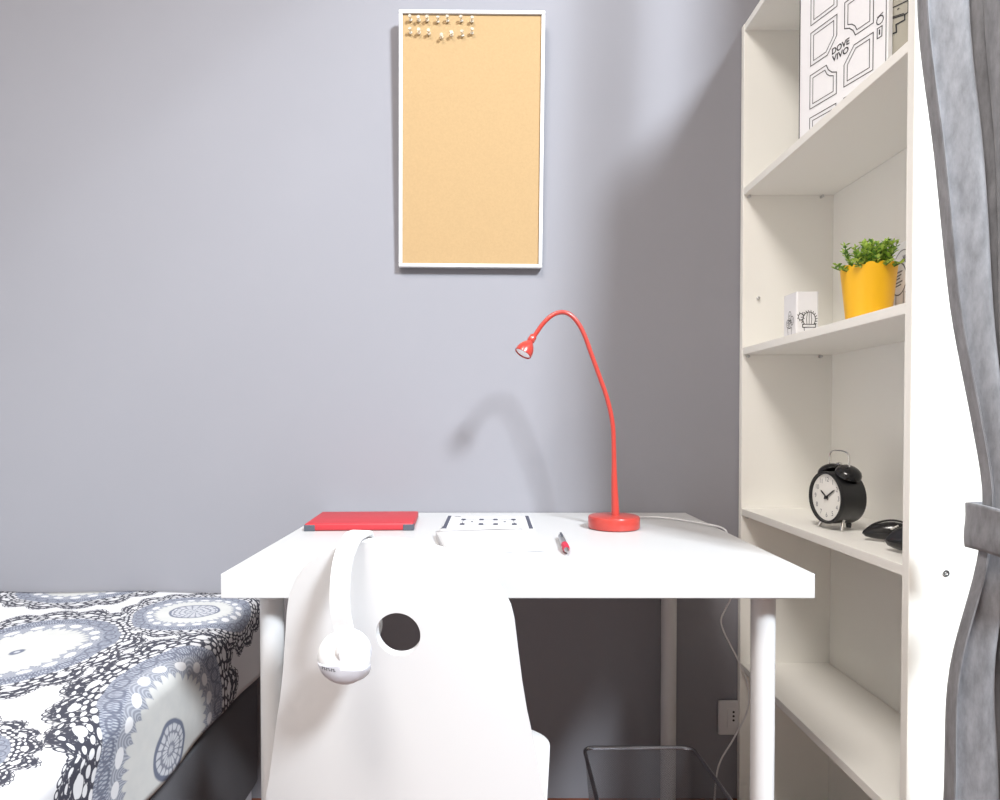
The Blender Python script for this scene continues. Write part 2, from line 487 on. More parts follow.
R = Matrix.Translation((.606, BY1 - .0157, 1.2235)) @ Matrix.Rotation(PI / 2, 4, 'X')
local(MB().lathe([(0, 0), (.0034, 0), (.0034, .006), (.002, .007), (0, .007)], 12, R).build('shelf_pin', STEEL), bc)
for zz in (.744, .06, BH - .02):
    R = Matrix.Translation((.622, BY0, zz)) @ Matrix.Rotation(PI / 2, 4, 'X')
    s = MB().lathe([(0, .0012), (.0012, .0004), (.0018, .0010), (.0046, .0012), (.0048, 0), (0, 0)], 18, R).build('screw', STEEL, smooth=True)
    local(s, bc)

# ------------------------------------------------------------------ bed
bd = empty('bed', (-.96, .56, 0), 'low single bed with a dark grey fabric base, left of the desk', 'bed')
local(MB().box(-1.415, -.520, -.43, 1.512, .125, .37, .012, 3).build('base', DARKFAB, smooth=True), bd)
local(MB().box(-1.405, -.522, -.42, 1.510, .371, .540, .035, 5).build('mattress', MATT, smooth=True), bd)
for bx in (-1.36, -.575):
    for by in (-.37, 1.478):
        local(MB().box(bx - .035, bx + .04, by - .03, by + .03, 0, .124, .003).build('bed_leg', GREYPL), bd)

XE = -.503; ZT = .556; RC = .035; UF = .90
flatL = UF; arc = RC * PI / 2; sideL = ZT - RC - .402
TOT = flatL + arc + sideL
def spread(a, b):
    s = a * TOT; y = -.44 + b * (1.5165 + .44)
    wav = min(1, (1.5165 - y) / .3) * .0035 * math.sin(y * 9.0) * math.sin(s * 11.0 + 1.0) + .002 * math.sin(y * 23 + s * 17)
    if s <= flatL:
        x = XE - RC - flatL + s; z = ZT
        e = min(1.0, (flatL - s) / .15)
        return Vector((x, y, z + wav * e - .004 * (1 - e)))
    if s <= flatL + arc:
        q = (s - flatL) / RC
        return Vector((XE - RC + math.sin(q) * RC, y, ZT - RC + math.cos(q) * RC - .004 * (1 - q / (PI / 2))))
    d = (s - flatL - arc) / sideL
    sway = (.002 * math.sin(y * 14.0) + .002 * math.sin(y * 31 + 1)) * d
    return Vector((XE + .006 * d + sway, y, ZT - RC - d * sideL + .003 * math.sin(y * 12) * d))
ua = [i / 90 * (flatL / TOT) for i in range(90)] + [(flatL + arc * i / 10) / TOT for i in range(10)] + [(flatL + arc + sideL * i / 14) / TOT for i in range(15)]
sp_ = MB()
NU, NV = len(ua) - 1, 110
sp_.grid(lambda a, b: spread(ua[round(a * NU)], b), NU, NV, uv=lambda a, b: (XE - RC - flatL + ua[round(a * NU)] * TOT, -.44 + b * 1.9565))
so = sp_.build('bedspread', SPREAD, smooth=True, angle=80)
md = so.modifiers.new('thick', 'SOLIDIFY'); md.thickness = .004; md.offset = 1.0
tag(so, 'white cotton bedspread printed with grey and navy lace medallions, draped over the bed', 'bedspread')

# ------------------------------------------------------------------ cork board with push pins
cb = empty('cork_board', (-.035, YW - .0135, 1.5715), 'tall cork pin board in a thin white frame hung on the grey wall', 'pin board')
cb.rotation_euler = (math.radians(2.2), math.radians(.45), 0)
W2, H2, FR = .1605, .2785, .0080
def bbox(name, m, x0, x1, z0, z1, y0, y1, bev=.0015):
    o = MB().box(x0, x1, y0, y1, z0, z1, bev).build(name, m); o.parent = cb; return o
bbox('frame_rail', WHITE, -W2, W2, H2 - FR, H2, -.017, 0)
bbox('frame_rail', WHITE, -W2, W2, -H2, -H2 + FR, -.017, 0)
bbox('frame_stile', WHITE, -W2, -W2 + FR, -H2 + FR, H2 - FR, -.017, 0)
bbox('frame_stile', WHITE, W2 - FR, W2, -H2 + FR, H2 - FR, -.017, 0)
bbox('cork_sheet', CORK, -W2 + FR, W2 - FR, -H2 + FR, H2 - FR, -.012, -.004, 0)
pins = [(-0.1675, 1.8403), (-0.1495, 1.8403), (-0.1309, 1.8403), (-0.1076, 1.8366), (-0.0865, 1.8381), (-0.0555, 1.8381), (-0.0333, 1.8381),
        (-0.1676, 1.8129), (-0.1496, 1.814), (-0.1276, 1.8118), (-0.0999, 1.8052), (-0.0777, 1.8096), (-0.0533, 1.8074), (-0.0333, 1.8129)]
ordn = ['first', 'second', 'third', 'fourth', 'fifth', 'sixth', 'last']
base = None
def pin_parts(root):
    h = MB().lathe([(0, .0155), (.0042, .0155), (.0046, .0145), (.0040, .0125), (.0026, .0115), (.0024, .0060), (.0036, .0045), (.0048, .0038), (.0048, .0028), (0, .0028)], 16).build('grip', PINM, root, smooth=True)
    n = MB().tube([(0, 0, -.002), (0, 0, .0035)], .0006, 6).build('needle', STEEL, root)
for i, (x, z) in enumerate(pins):
    row = 'upper' if i < 7 else 'lower'
    lab = '%s clear push pin from the left in the %s row on the cork board' % (ordn[i % 7], row)
    if i % 7 == 6: lab = 'rightmost clear push pin in the %s row on the cork board' % row
    if base is None:
        r_ = empty('push_pin'); pin_parts(r_); base = r_
    else:
        r_ = base.copy(); COL.objects.link(r_)
        for ch in list(base.children):
            c = ch.copy(); COL.objects.link(c); c.parent = r_
    r_.scale = (.88, .88, .88)
    r_.location = (x, YW - .0135 - .0125 - (z - 1.5715) * .0384, z - .0125)
    r_.rotation_euler = (PI / 2 + random.uniform(-.5, .1), random.uniform(-.4, .4), 0)
    tag(r_, lab, 'push pin', 'push pins in the cork board')

# ------------------------------------------------------------------ desk lamp
LX, LY = .2475, 1.302
lp = empty('desk_lamp', (LX, LY, DZ + .0004), 'red gooseneck desk lamp on a round base at the back of the desk', 'lamp')
B = Matrix.Translation((LX, LY, DZ + .0004))
local(MB().lathe([(0, 0), (.047, 0), (.0495, .0015), (.0500, .004), (.0500, .020), (.0485, .0235), (.046, .0245), (.02, .0252), (0, .0252)], 64, B).build('base', RED, smooth=True), lp)
neck = [(.2503, .764), (.2497, .79), (.2481, .830), (.2470, .8925), (.2445, .9432), (.2339, .992), (.2182, 1.0368), (.2025, 1.0795), (.1907, 1.1120), (.1778, 1.1375), (.1622, 1.1545), (.1467, 1.1600), (.128, 1.1550), (.1093, 1.1386), (.0934, 1.1164), (.0880, 1.1095)]
cv = catmull([(x, LY, z) for x, z in neck], 6)
rads = []
for p in cv:
    zz = p.z
    rads.append(.0080 - (.0080 - .0046) * min(1, (zz - .764) / .11) if p.x > .243 and zz < .9 else .0044)
local(MB().tube(cv, rads, 14).build('gooseneck', RED, smooth=True), lp)
# head: bell pointing down-left
hd = Vector((.0885 - .058, 0, 1.110 - 1.062)).normalized()   # from mouth to neck
hd = Vector((.50, .26, .82)).normalized()
o0 = Vector((.0890, LY, 1.1115))
q = hd.to_track_quat('Z', 'Y').to_matrix().to_4x4()
Hm = Matrix.Translation(o0) @ q @ Matrix.Scale(1.10, 4)
head = MB().lathe([(0, .004), (.0050, .004), (.0066, .001), (.0068, -.008), (.0056, -.0100), (.0078, -.0130), (.0112, -.0175), (.0142, -.0235), (.0156, -.0300), (.0157, -.0360), (.0146, -.0368), (.0140, -.0345), (.006, -.025), (0, -.025)], 32, Hm).build('lamp_head', RED, smooth=True)
local(head, lp)
lens = MB().lathe([(0, -.0362), (.009, -.0357), (.0138, -.0345), (.0138, -.0335), (0, -.0335)], 28, Hm).build('lens', BULB, smooth=True)
local(lens, lp)
cord = [(.262, 1.343, .7435), (.290, 1.390, .7432), (.3265, 1.425, .7432), (.366, 1.425, .7432), (.397, 1.398, .7432), (.420, 1.360, .7436), (.4405, 1.310, .7455), (.4525, 1.275, .7432), (.4550, 1.262, .732), (.4560, 1.262, .70),
        (.4700, 1.275, .630), (.4690, 1.285, .604), (.4630, 1.29, .5869), (.4535, 1.29, .5635), (.4595, 1.29, .5401), (.4732, 1.29, .5128), (.487, 1.29, .4855), (.5060, 1.29, .4367), (.5060, 1.29, .3878), (.4802, 1.29, .3329), (.4540, 1.295, .28), (.4470, 1.30, .22), (.452, 1.32, .12), (.46, 1.34, .03)]
local(MB().tube(catmull(cord, 8), .0016, 8).build('cord', PLASTW, smooth=True), lp)

# ------------------------------------------------------------------ things on the desk
# red case with dark corners
rc = empty('tablet_case', (-.2470, 1.352, DZ), 'red slim tablet case with dark grey corners lying at the left back of the desk', 'tablet case', rotz=math.radians(2.5))
cw, cd, ch = .1030, .083, .0145
body = MB().box(-cw, cw, -cd, cd, .0006, ch, .003, 3).build('cover', REDC, rc, smooth=True)
for sx in (-1, 1):
    c = MB().box(-.0105, .0105, -.010, .010, .0, ch - .0022, .0015, 2, Matrix.Translation((sx * (cw - .0096), -cd + .0092, 0))).build('corner', DKGREY, rc)
    c['label'] = 'dark grey corner'
# booklet with the printed door
def place_on(root_m):
    return lambda u, v, h: root_m @ Vector((u, v, h))
bk = empty('booklet', (.0018, 1.345, DZ), 'white square booklet printed with a framed door design, behind the notepad', 'booklet')
bk.rotation_euler.z = math.radians(-0.5)
s = .0885
MB().box(-s, s, -.093, .093, .0002, .0058, .001).build('cover', PAPER, bk)
pr = MB(); I = lambda u, v, h: Vector((u, v, .0061 + h))
pr.ribbon([(-.0820, -.079), (-.0820, .080)], .0075, I); pr.ribbon([(.0825, -.079), (.0825, .080)], .0075, I)
pr.ribbon([(-.082, .079), (.082, .079)], .0022, I)
pr.ribbon([(-.0860, -.0885), (.0860, -.0885)], .0018, I)
pr.ribbon([(-.0865, -.088), (-.0865, -.06)], .0014, I)
pr.ribbon([(-.069, .071), (-.060, .071)], .004, I)
for cx in (-.036, .001, .038):
    for sx in (-1, 1):
        for sv in (-1, 1):
            if (cx < 0 and sx > 0) or (cx > .03 and sx < 0): continue
            px_, py_ = cx + sx * .0145, sv * .030
            pr.bm.faces.new([pr.bm.verts.new(I(px_ + a, py_ + b_, 0)) for a, b_ in ((-.0046, -.011), (.0046, -.011), (.0046, .011), (-.0046, .011))])
    pr.ribbon([(cx - .012, .032), (cx + .012, .032)], .0022, I); pr.ribbon([(cx - .012, -.032), (cx + .012, -.032)], .0022, I)
    if abs(cx) > .02:
        m_ = cx + (.004 if cx < 0 else -.004)
        pr.bm.faces.new([pr.bm.verts.new(I(m_ + a, b_, 0)) for a, b_ in ((-.0024, -.006), (.0024, -.006), (.0024, .006), (-.0024, .006))])
        pr.ribbon([(cx + (-.0145 if cx < 0 else .0145), -.03), (cx + (-.0145 if cx < 0 else .0145), .03)], .0011, I)
    else:
        pr.ribbon([(cx - .012, 0), (cx + .012, 0)], .002, I)
pr.build('print', INKB, bk, flip=False)
# notepad
npd = empty('notepad', (.004, 1.110, DZ), 'thick white blank notepad lying between the chair back and the booklet', 'notepad', rotz=math.radians(9.5))
MB().box(-.080, .080, -.1075, .1075, .0, .0110, .0008).build('pages', PAPER, npd)
tp = MB()
tp.grid(lambda a, b: Vector((-.079 + .158 * a, -.107 + .214 * b, .0114 + .004 * max(0, (1 - b) - .6) ** 1.2 * (0.4 + .6 * a))), 10, 14)
o = tp.build('top_sheet', PAPER, npd, smooth=True)
md = o.modifiers.new('thick', 'SOLIDIFY'); md.thickness = .0004
# pen
pn = empty('ballpoint_pen', (.1280, 1.115, DZ + .0062), 'silver ballpoint pen with a red grip lying on the desk before the lamp', 'pen')
pn.rotation_euler = (0, 0, math.radians(-2))
Rp = Matrix.Rotation(PI / 2, 4, 'X')       # +z -> -y (towards the camera)
MB().lathe([(0, -.062), (.0046, -.062), (.0054, -.058), (.0054, .020), (0, .020)], 18, Rp).build('barrel', STEEL, pn, smooth=True)
MB().lathe([(0, .018), (.0058, .019), (.0062, .030), (.0058, .052), (.0048, .060), (0, .060)], 18, Rp).build('grip', mat('red_rubber', srgb(190, 30, 60), .5), pn, smooth=True)
MB().lathe([(0, .059), (.0045, .060), (.0022, .074), (.0008, .078), (0, .078)], 14, Rp).build('tip', STEEL, pn, smooth=True)
MB().lathe([(0, -.074), (.0030, -.074), (.0032, -.062), (0, -.062)], 12, Rp).build('push_button', STEEL, pn, smooth=True)
MB().box(-.0018, .0018, .030, .062, .0056, .0072, .0005).build('clip', DKGREY, pn)

# ------------------------------------------------------------------ chair
def sy(x, z): return .742 + (.82 - z) * .16 - .13 * (x + .105) + .9 * (x + .105) ** 2
CXc = -.1035
half = [(.8175, 0.0), (.8172, .015), (.8158, .030), (.8135, .042), (.8110, .053), (.8070, .067), (.8030, .077), (.7979, .0875), (.7907, .0985), (.7816, .1085), (.7713, .1165), (.7584, .1240), (.7455, .1300), (.7264, .1340), (.6880, .1388), (.6483, .1440), (.6123, .1500), (.5658, .1600), (.5026, .1720), (.4625, .1820)]
outl = [(CXc + w_, z - .004 * min(1, w_ / .06) * (1 if z > .74 else 0)) for z, w_ in half] + [(CXc + .178, .445), (CXc + .15, .436), (CXc + .08, .432), (CXc, .431), (CXc - .08, .432), (CXc - .15, .436), (CXc - .178, .445)] + [(CXc - w_, z) for z, w_ in half[::-1]][:-1]
chair = empty('desk_chair', (-.09, .93, 0), 'white plastic desk chair with a round hole in its backrest, pulled up to the desk', 'chair')
hx, hz, hr = -.1016, .7070, .0258
def cast(th):
    d = Vector((math.cos(th), math.sin(th))); o = Vector((hx, hz)); best = None
    n = len(outl)
    for i in range(n):
        a = Vector(outl[i]); b = Vector(outl[(i + 1) % n]); e = b - a
        den = d.x * e.y - d.y * e.x
        if abs(den) < 1e-9: continue
        w_ = a - o
        tt = (w_.x * e.y - w_.y * e.x) / den; ss = (w_.x * d.y - w_.y * d.x) / den
        if tt > 0 and -1e-6 <= ss <= 1 + 1e-6 and (best is None or tt < best): best = tt
    return best
NA, NR = 144, 22
angs = [2 * PI * i / NA for i in range(NA)]
lens_ = [cast(a) for a in angs]
def shell_pt(i, k):
    th = angs[i % NA]; q = (k / NR) ** 1.25
    r = hr + (lens_[i % NA] - hr) * q
    x, z = hx + r * math.cos(th), hz + r * math.sin(th)
    return Vector((x, sy(x, z), z))
TH = .011
def normal_at(x, z):
    e = 1e-3
    n = Vector(((sy(x + e, z) - sy(x - e, z)) / (2 * e), -1, (sy(x, z + e) - sy(x, z - e)) / (2 * e)))
    return n.normalized()
mb = MB()
prof = []
# front skin (towards camera), rounded rim, back skin; the hole wall closes the inside
rows = []
for k in range(NR + 1): rows.append([shell_pt(i, k) for i in range(NA)])
outer = rows[-1]
rim = []
for f, push in ((.12, .0025), (.5, .0045), (.88, .0025)):
    ring_ = []
    for i in range(NA):
        p = outer[i]; n = normal_at(p.x, p.z); d = Vector((math.cos(angs[i]), 0, math.sin(angs[i])))
        ring_.append(p - n * TH * f + d * push * .3)
    rim.append(ring_)
back = [[p - normal_at(p.x, p.z) * TH for p in r] for r in rows[::-1]]
hole = []
for f in (.75, .5, .25):
    hole.append([rows[0][i] - normal_at(rows[0][i].x, rows[0][i].z) * TH * f for i in range(NA)])
allr = rows + rim + back + hole
vv = [[mb.bm.verts.new(p) for p in r] for r in allr]
for a in range(len(vv)):
    b = (a + 1) % len(vv)
    for i in range(NA):
        j = (i + 1) % NA
        mb.bm.faces.new((vv[a][i], vv[a][j], vv[b][j], vv[b][i]))
local(mb.build('backrest', PLASTW, smooth=True, angle=50), chair)
# seat
sr = math.radians(-7)
SM = Matrix.Translation((-.099, .945, .447)) @ Matrix.Rotation(sr, 4, 'Z')
def seat_outline():
    pts = []
    hw, f, bk_, r = .185, .158, -.120, .055
    for cx, cy, a0 in ((hw - r, f - r, 0), (-hw + r, f - r, 90), (-hw + r, bk_ + r, 180), (hw - r, bk_ + r, 270)):
        for k in range(9):
            a = math.radians(a0 + k * 90 / 8); pts.append((cx + r * math.cos(a), cy + r * math.sin(a)))
    return pts
so_ = seat_outline()
mb = MB(); rings = []
for sc_, dz in ((0.0, -.012), (.35, -.011), (.7, -.006), (.9, -.001), (.97, .001), (1.0, -.003), (1.0, -.016), (.97, -.022), (.6, -.028), (0.0, -.030)):
    if sc_ == 0: rings.append([mb.bm.verts.new(SM @ Vector((0, .02, dz)))])
    else: rings.append([mb.bm.verts.new(SM @ Vector((x * sc_, .02 + (y - .02) * sc_, dz + (.004 if y > .1 else 0) * sc_))) for x, y in so_])
n = len(so_)
for a, b in zip(rings[:-1], rings[1:]):
    for k in range(n):
        k2 = (k + 1) % n
        if len(a) == 1: mb.bm.faces.new((a[0], b[k], b[k2]))
        elif len(b) == 1: mb.bm.faces.new((a[k2], a[k], b[0]))
        else: mb.bm.faces.new((a[k], b[k], b[k2], a[k2]))
local(mb.build('seat', PLASTW, smooth=True, angle=50), chair)
C0 = (-.10, .955)
local(MB().lathe([(0, .075), (.026, .075), (.026, .22), (.017, .225), (.017, .40), (.07, .405), (.07, .4185), (0, .4185)], 24, Matrix.Translation((C0[0], C0[1], 0))).build('gas_column', STEEL, smooth=True), chair)
for k in range(5):
    a = math.radians(72 * k); d = Vector((math.cos(a), math.sin(a), 0)); o = Vector((C0[0], C0[1], 0))
    local(MB().tube([o + d * .02 + Vector((0, 0, .10)), o + d * .13 + Vector((0, 0, .088)), o + d * .225 + Vector((0, 0, .066))], [.018, .014, .011], 10).build('base_arm', WHITE, smooth=True), chair)
    R = Matrix.Translation(o + d * .225 + Vector((0, 0, .0235))) @ Matrix.Rotation(a, 4, 'Z') @ Matrix.Rotation(PI / 2, 4, 'X')
    local(MB().lathe([(0, -.016), (.020, -.016), (.0235, -.012), (.0235, .012), (.020, .016), (0, .016)], 20, R).build('caster', DKGREY, smooth=True), chair)

# ------------------------------------------------------------------ headphones hung over the chair back
hp = empty('headphones', (-.150, .750, .70), 'white headphones hung over the top left of the chair backrest', 'headphones')
path = [(-.1540, .7200, .722), (-.1570, .7150, .744), (-.1580, .7150, .765), (-.1575, .7200, .788), (-.1550, .7285, .8065), (-.1500, .7440, .8200), (-.1450, .7610, .8225), (-.1430, .7790, .8170), (-.1450, .7950, .797), (-.1500, .8080, .770), (-.1540, .8080, .745), (-.1570, .8060, .725)]
cv = catmull(path, 6)
# headband: flat strap, 23 mm wide
hb = MB(); NB = len(cv)
sect = []
for i, p in enumerate(cv):
    tn = (cv[min(i + 1, NB - 1)] - cv[max(i - 1, 0)]).normalized()
    f = i / (NB - 1)
    wd = Vector((.97, -.24, 0)).normalized()
    wd = (wd - tn * wd.dot(tn)).normalized()
    nn = tn.cross(wd).normalized()
    hwid = .0112; ht = .0034
    sect.append([hb.bm.verts.new(p + wd * a * hwid + nn * b * ht) for a, b in ((-1, -.5), (-.9, -1), (.9, -1), (1, -.5), (1, .5), (.9, 1), (-.9, 1), (-1, .5))])
for a, b in zip(sect[:-1], sect[1:]):
    for k in range(8): hb.bm.faces.new((a[k], a[(k + 1) % 8], b[(k + 1) % 8], b[k]))
hb.bm.faces.new(sect[0][::-1]); hb.bm.faces.new(sect[-1])
local(hb.build('headband', HEADW, smooth=True, angle=40), hp)
def cup(center, out, logo):
    out = Vector(out).normalized()
    q = out.to_track_quat('Z', 'Y').to_matrix().to_4x4()
    M_ = Matrix.Translation(center) @ q
    c = MB().lathe([(0, -.006), (.024, -.006), (.0275, -.002), (.0290, .004), (.0280, .010), (.0240, .0150), (.016, .0180), (.008, .0190), (0, .0192)], 44, M_).build('ear_cup', HEADW, smooth=True)
    local(c, hp)
    k = MB().lathe([(0, -.006), (.021, -.0055), (.0255, -.008), (.0262, -.012), (.0225, -.0165), (.014, -.015), (0, -.014)], 36, M_).build('cushion', GREYPL, smooth=True)
    k.parent = c
    cp = MB()
    # lower shell: the grey half of the cup below a straight seam
    def pt(a, b):
        # disc segment below y=-.002 on the cup surface
        ang = PI + a * PI; r = b * .0283
        x, y = r * math.cos(ang), r * math.sin(ang) - .003 - .004 * (math.cos(ang) + 1) * .5
        rr = math.hypot(x, y)
        z = lerp_tab([(0, .0192), (.008, .0190), (.016, .0180), (.024, .0150), (.028, .010), (.029, .004), (.033, -.006)], rr)
        return M_ @ Vector((x, y, z + .0006))
    cp.grid(pt, 28, 10)
    g = cp.build('lower_shell', GREYPL, smooth=True); g.parent = c
    md = g.modifiers.new('thick', 'SOLIDIFY'); md.thickness = .0007
    g['label'] = 'light grey lower shell'
    if logo:
        lg = MB()
        def P(u, v, h):
            rr = math.hypot(u, v); z = lerp_tab([(0, .0192), (.008, .0190), (.016, .0180), (.024, .0150), (.028, .010)], rr)
            return M_ @ Vector((u, v, z + .0016))
        for j in range(6):
            x = -.0200 + j * .0027
            lg.ribbon([(x, -.0052 - j * .0002), (x + .0002, -.0078 - j * .0002)], .0012, P)
            if j % 2 == 0: lg.ribbon([(x, -.0053 - j * .0002), (x + .0018, -.0055 - j * .0002)], .0008, P)
            else: lg.ribbon([(x, -.0076 - j * .0002), (x + .0016, -.0076 - j * .0002)], .0008, P)
        l = lg.build('lettering', INKG, flip=False); l.parent = c
    st = MB().tube([M_ @ Vector((0, .032, .000)), M_ @ Vector((0, .022, .0125)), M_ @ Vector((0, .012, .0185)), M_ @ Vector((0, .004, .0188))], [.006, .0055, .004, .001], 12).build('yoke', HEADW, smooth=True)
    st.parent = c
cup((-.1540, .7230, .6965), (-.10, -.99, -.12), True)
cup((-.1580, .8160, .7000), (.14, .98, -.05), False)

# ------------------------------------------------------------------ waste bin
wb = empty('waste_bin', (.29, 1.14, 0), 'dark wire mesh waste bin standing under the right of the desk', 'waste bin')
ZR = .33
top_c = [(.1835, 1.2580), (.3900, 1.2580), (.4010, 1.0200), (.1790, 1.0200)]
bot_c = [(.2080, 1.2350), (.3680, 1.2350), (.3740, 1.0450), (.2040, 1.0450)]
def roundc(cs, r, n=5):
    out = []
    for i in range(4):
        p = Vector(cs[i]); a = (Vector(cs[i - 1]) - p).normalized(); b = (Vector(cs[(i + 1) % 4]) - p).normalized()
        p0, p1 = p + a * r, p + b * r
        for k in range(n + 1):
            t_ = k / n
            out.append((1 - t_) ** 2 * p0 + 2 * t_ * (1 - t_) * p + t_ ** 2 * p1)
    return out
rt, rb = roundc(top_c, .020), roundc(bot_c, .018)
nn_ = len(rt)
per = [0.0]
for i in range(nn_): per.append(per[-1] + (rt[(i + 1) % nn_] - rt[i]).length)
mb = MB()
mb.grid(lambda a, b: Vector((*(rb[round(a * nn_) % nn_] * (1 - b) + rt[round(a * nn_) % nn_] * b), .006 + b * (ZR - .008))), nn_, 8, uv=lambda a, b: (per[round(a * nn_)], b * .33), closed_u=True)
wo = mb.build('mesh_wall', WIRE, smooth=True); local(wo, wb)
local(MB().tube([(p.x, p.y, ZR) for p in rt], .0036, 10, closed=True).build('rim', RIMM, smooth=True), wb)
local(MB().prism([(p.x, p.y) for p in rb], .002, .008).build('bottom', RIMM), wb)
local(MB().tube([(p.x, p.y, .005) for p in rb], .004, 8, closed=True).build('foot_ring', RIMM, smooth=True), wb)

# ------------------------------------------------------------------ wall socket
so2 = empty('wall_socket', (.5875, YW - .001, .2715), 'white wall socket plate low on the grey wall beside the bookcase', 'socket')
MB().box(-.060, .060, -.009, 0, -.0395, .0395, .004, 3).build('plate', SOCK, so2, smooth=True)
for cx in (-.022, .022):
    MB().box(cx - .019, cx + .019, -.0105, -.008, -.0225, .0225, .001).build('module', SOCK, so2)
    for k in (-1, 0, 1):
        MB().lathe([(0, 0), (.0026, 0), (.0026, .0006), (0, .0006)], 12, Matrix.Translation((cx - .0045, -.0104, .0055 + k * .0095)) @ Matrix.Rotation(PI / 2, 4, 'X')).build('hole', BLACK, so2)

# ------------------------------------------------------------------ printed box on the top shelf
A = Vector((.600, 1.2965, 1.4683)); du = Vector((.28392, -.95885, 0)); dn = Vector((-.95885, -.28392, 0))   # dn faces the room
def DP(u, v, h): return A + du * u + Vector((0, 0, v)) + dn * h
def slab(u0, u1, h0, h1, v0, v1, bev=.0008):
    Mx = Matrix(((du.x, -dn.x, 0, A.x), (du.y, -dn.y, 0, A.y), (0, 0, 1, A.z), (0, 0, 0, 1)))
    return MB().box(u0, u1, -h1, -h0, v0, v1, bev, 1, Mx)
db = empty('box_file', A + du * .1, 'tall white box printed with a panelled door and DOVE VIVO, on the top shelf', 'box')
local(slab(0, .1985, -.010, 0, .0003, .325).build('carton', PAPERG), db)
pr = MB(); LW = .0016
P_ = lambda u, v, h: DP(u, v, .0005 + h)
def arcp(c, r, a0, a1, n=6): return [(c[0] + r * math.cos(math.radians(a0 + (a1 - a0) * k / n)), c[1] + r * math.sin(math.radians(a0 + (a1 - a0) * k / n))) for k in range(n + 1)]
def panel_cut(u0, u1, v0, v1, corner, kind, c=.024):
    pts = []
    for nm, (x, y) in (('bl', (u0, v0)), ('br', (u1, v0)), ('tr', (u1, v1)), ('tl', (u0, v1))):
        if nm != corner: pts.append((x, y)); continue
        sx = 1 if 'l' in nm else -1; sy_ = 1 if 'b' in nm else -1
        if kind == 'chamfer':
            e = [(x + sx * c * .9, y), (x, y + sy_ * c)]
            pts += [e[0], e[1]] if nm in ('br_', 'tl_') else ([e[0], e[1]] if nm in ('tr', 'bl') and False else e)
        else:
            pts += [(x + sx * c, y), (x + sx * c * .78, y + sy_ * c * .45), (x + sx * c * .45, y + sy_ * c * .78), (x, y + sy_ * c)]
    return pts
def order(pts, u0, u1, v0, v1):
    cx, cy = (u0 + u1) / 2, (v0 + v1) / 2
    return sorted(pts, key=lambda p: math.atan2(p[1] - cy, p[0] - cx))
def panel(u0, u1, v0, v1, corner, kind):
    pr.ribbon(order(panel_cut(u0, u1, v0, v1, corner, kind), u0, u1, v0, v1), LW, P_, closed=True)
    g = .0072
    pr.ribbon(order(panel_cut(u0 + g, u1 - g, v0 + g, v1 - g, corner, kind, .020), u0, u1, v0, v1), LW * .9, P_, closed=True)
panel(.029, .0915, .2225, .283, 'tr', 'concave')
panel(.029, .0915, .1470, .2082, 'br', 'chamfer')
panel(.028, .0915, .0676, .1298, 'tr', 'concave')
panel(.028, .0910, -.010 + .012, .0505, 'br', 'chamfer')
panel(.1088, .1698, .1490, .2180, 'bl', 'concave')
panel(.1088, .1698, .2270, .2900, 'tl', 'chamfer')
panel(.1085, .1698, .0710, .1332, 'tl', 'chamfer')
panel(.1085, .1698, .0020, .0515, 'bl', 'concave')
pr.ribbon([(.0010, .001), (.0010, .324)], .0022, P_)
pr.ribbon([(.1950, .001), (.1950, .324)], .0014, P_)
pr.ribbon([(.1778, .118), (.1870, .118), (.1874, .1345), (.1778, .1345)], LW, P_, closed=True)
pr.ribbon([(.1823, .1235), (.1823, .1300)], .0026, P_)
pr.ribbon(arcp((.1830, .1462), .0066, 0, 360, 14), LW, P_)
pr.ribbon([(.1778, .1530), (.1885, .1555)], LW, P_)
pr.text('DOVE', .0150, P_, .1000, .1462, 1.0, bold=.0004)
pr.text('VIVO', .0150, P_, .1000, .1325, 1.08, bold=.0004)
local(pr.build('print', INK, flip=False), db)
gb = empty('printed_board', A + du * .24 - dn * .02, 'grey board printed with a black staircase, behind the white door box', 'board')
local(slab(.150, .240, -.0270, -.0120, .0003, .315).build('board', GREYB), gb)
pr = MB(); Q_ = lambda u, v, h: DP(u, v, -.0115 + h)
for k in range(4):
    d_ = .034 * k
    pr.ribbon([(.1880, .1620 + d_), (.2252, .1556 + d_), (.2252, .1369 + d_), (.2189, .1363 + d_), (.1880, .1458 + d_)], .0020, Q_)
    pr.ribbon([(.1880, .1482 + d_), (.2172, .1392 + d_)], .0014, Q_)
pr.ribbon([(.2189, .1363), (.2190, .1279), (.2030, .1294), (.2039, .1166), (.1880, .1200)], .0026, Q_)
pr.ribbon([(.206, .1525), (.208, .1525)], .002, Q_)
local(pr.build('print', INK, flip=False), gb)

# ------------------------------------------------------------------ second shelf
Z2 = SZ[3] + .0003
ph = empty('pen_pot', (.6425, 1.374, Z2), 'small white square pot with black cactus drawings on the second shelf', 'pot')
hx_, hy_, hh = .0225, .0295, .0955
mb = MB()
def rr_(x, y, r=.004, n=4):
    o_ = []
    for cx, cy, a0 in ((x - r, y - r, 0), (-x + r, y - r, 90), (-x + r, -y + r, 180), (x - r, -y + r, 270)):
        for k in range(n + 1):
            a = math.radians(a0 + 90 * k / n); o_.append((cx + r * math.cos(a), cy + r * math.sin(a)))
    return o_
rings = [(rr_(hx_, hy_), 0), (rr_(hx_, hy_), hh), (rr_(hx_ - .003, hy_ - .003), hh), (rr_(hx_ - .003, hy_ - .003), .006)]
vr = [[mb.bm.verts.new((x, y, z)) for x, y in r] for r, z in rings]
for a, b in zip(vr[:-1], vr[1:]):
    for k in range(len(a)): mb.bm.faces.new((a[k], a[(k + 1) % len(a)], b[(k + 1) % len(a)], b[k]))
mb.bm.faces.new(vr[0][::-1]); mb.bm.faces.new(vr[-1])
mb.build('body', PAPERG, ph)
pr = MB()
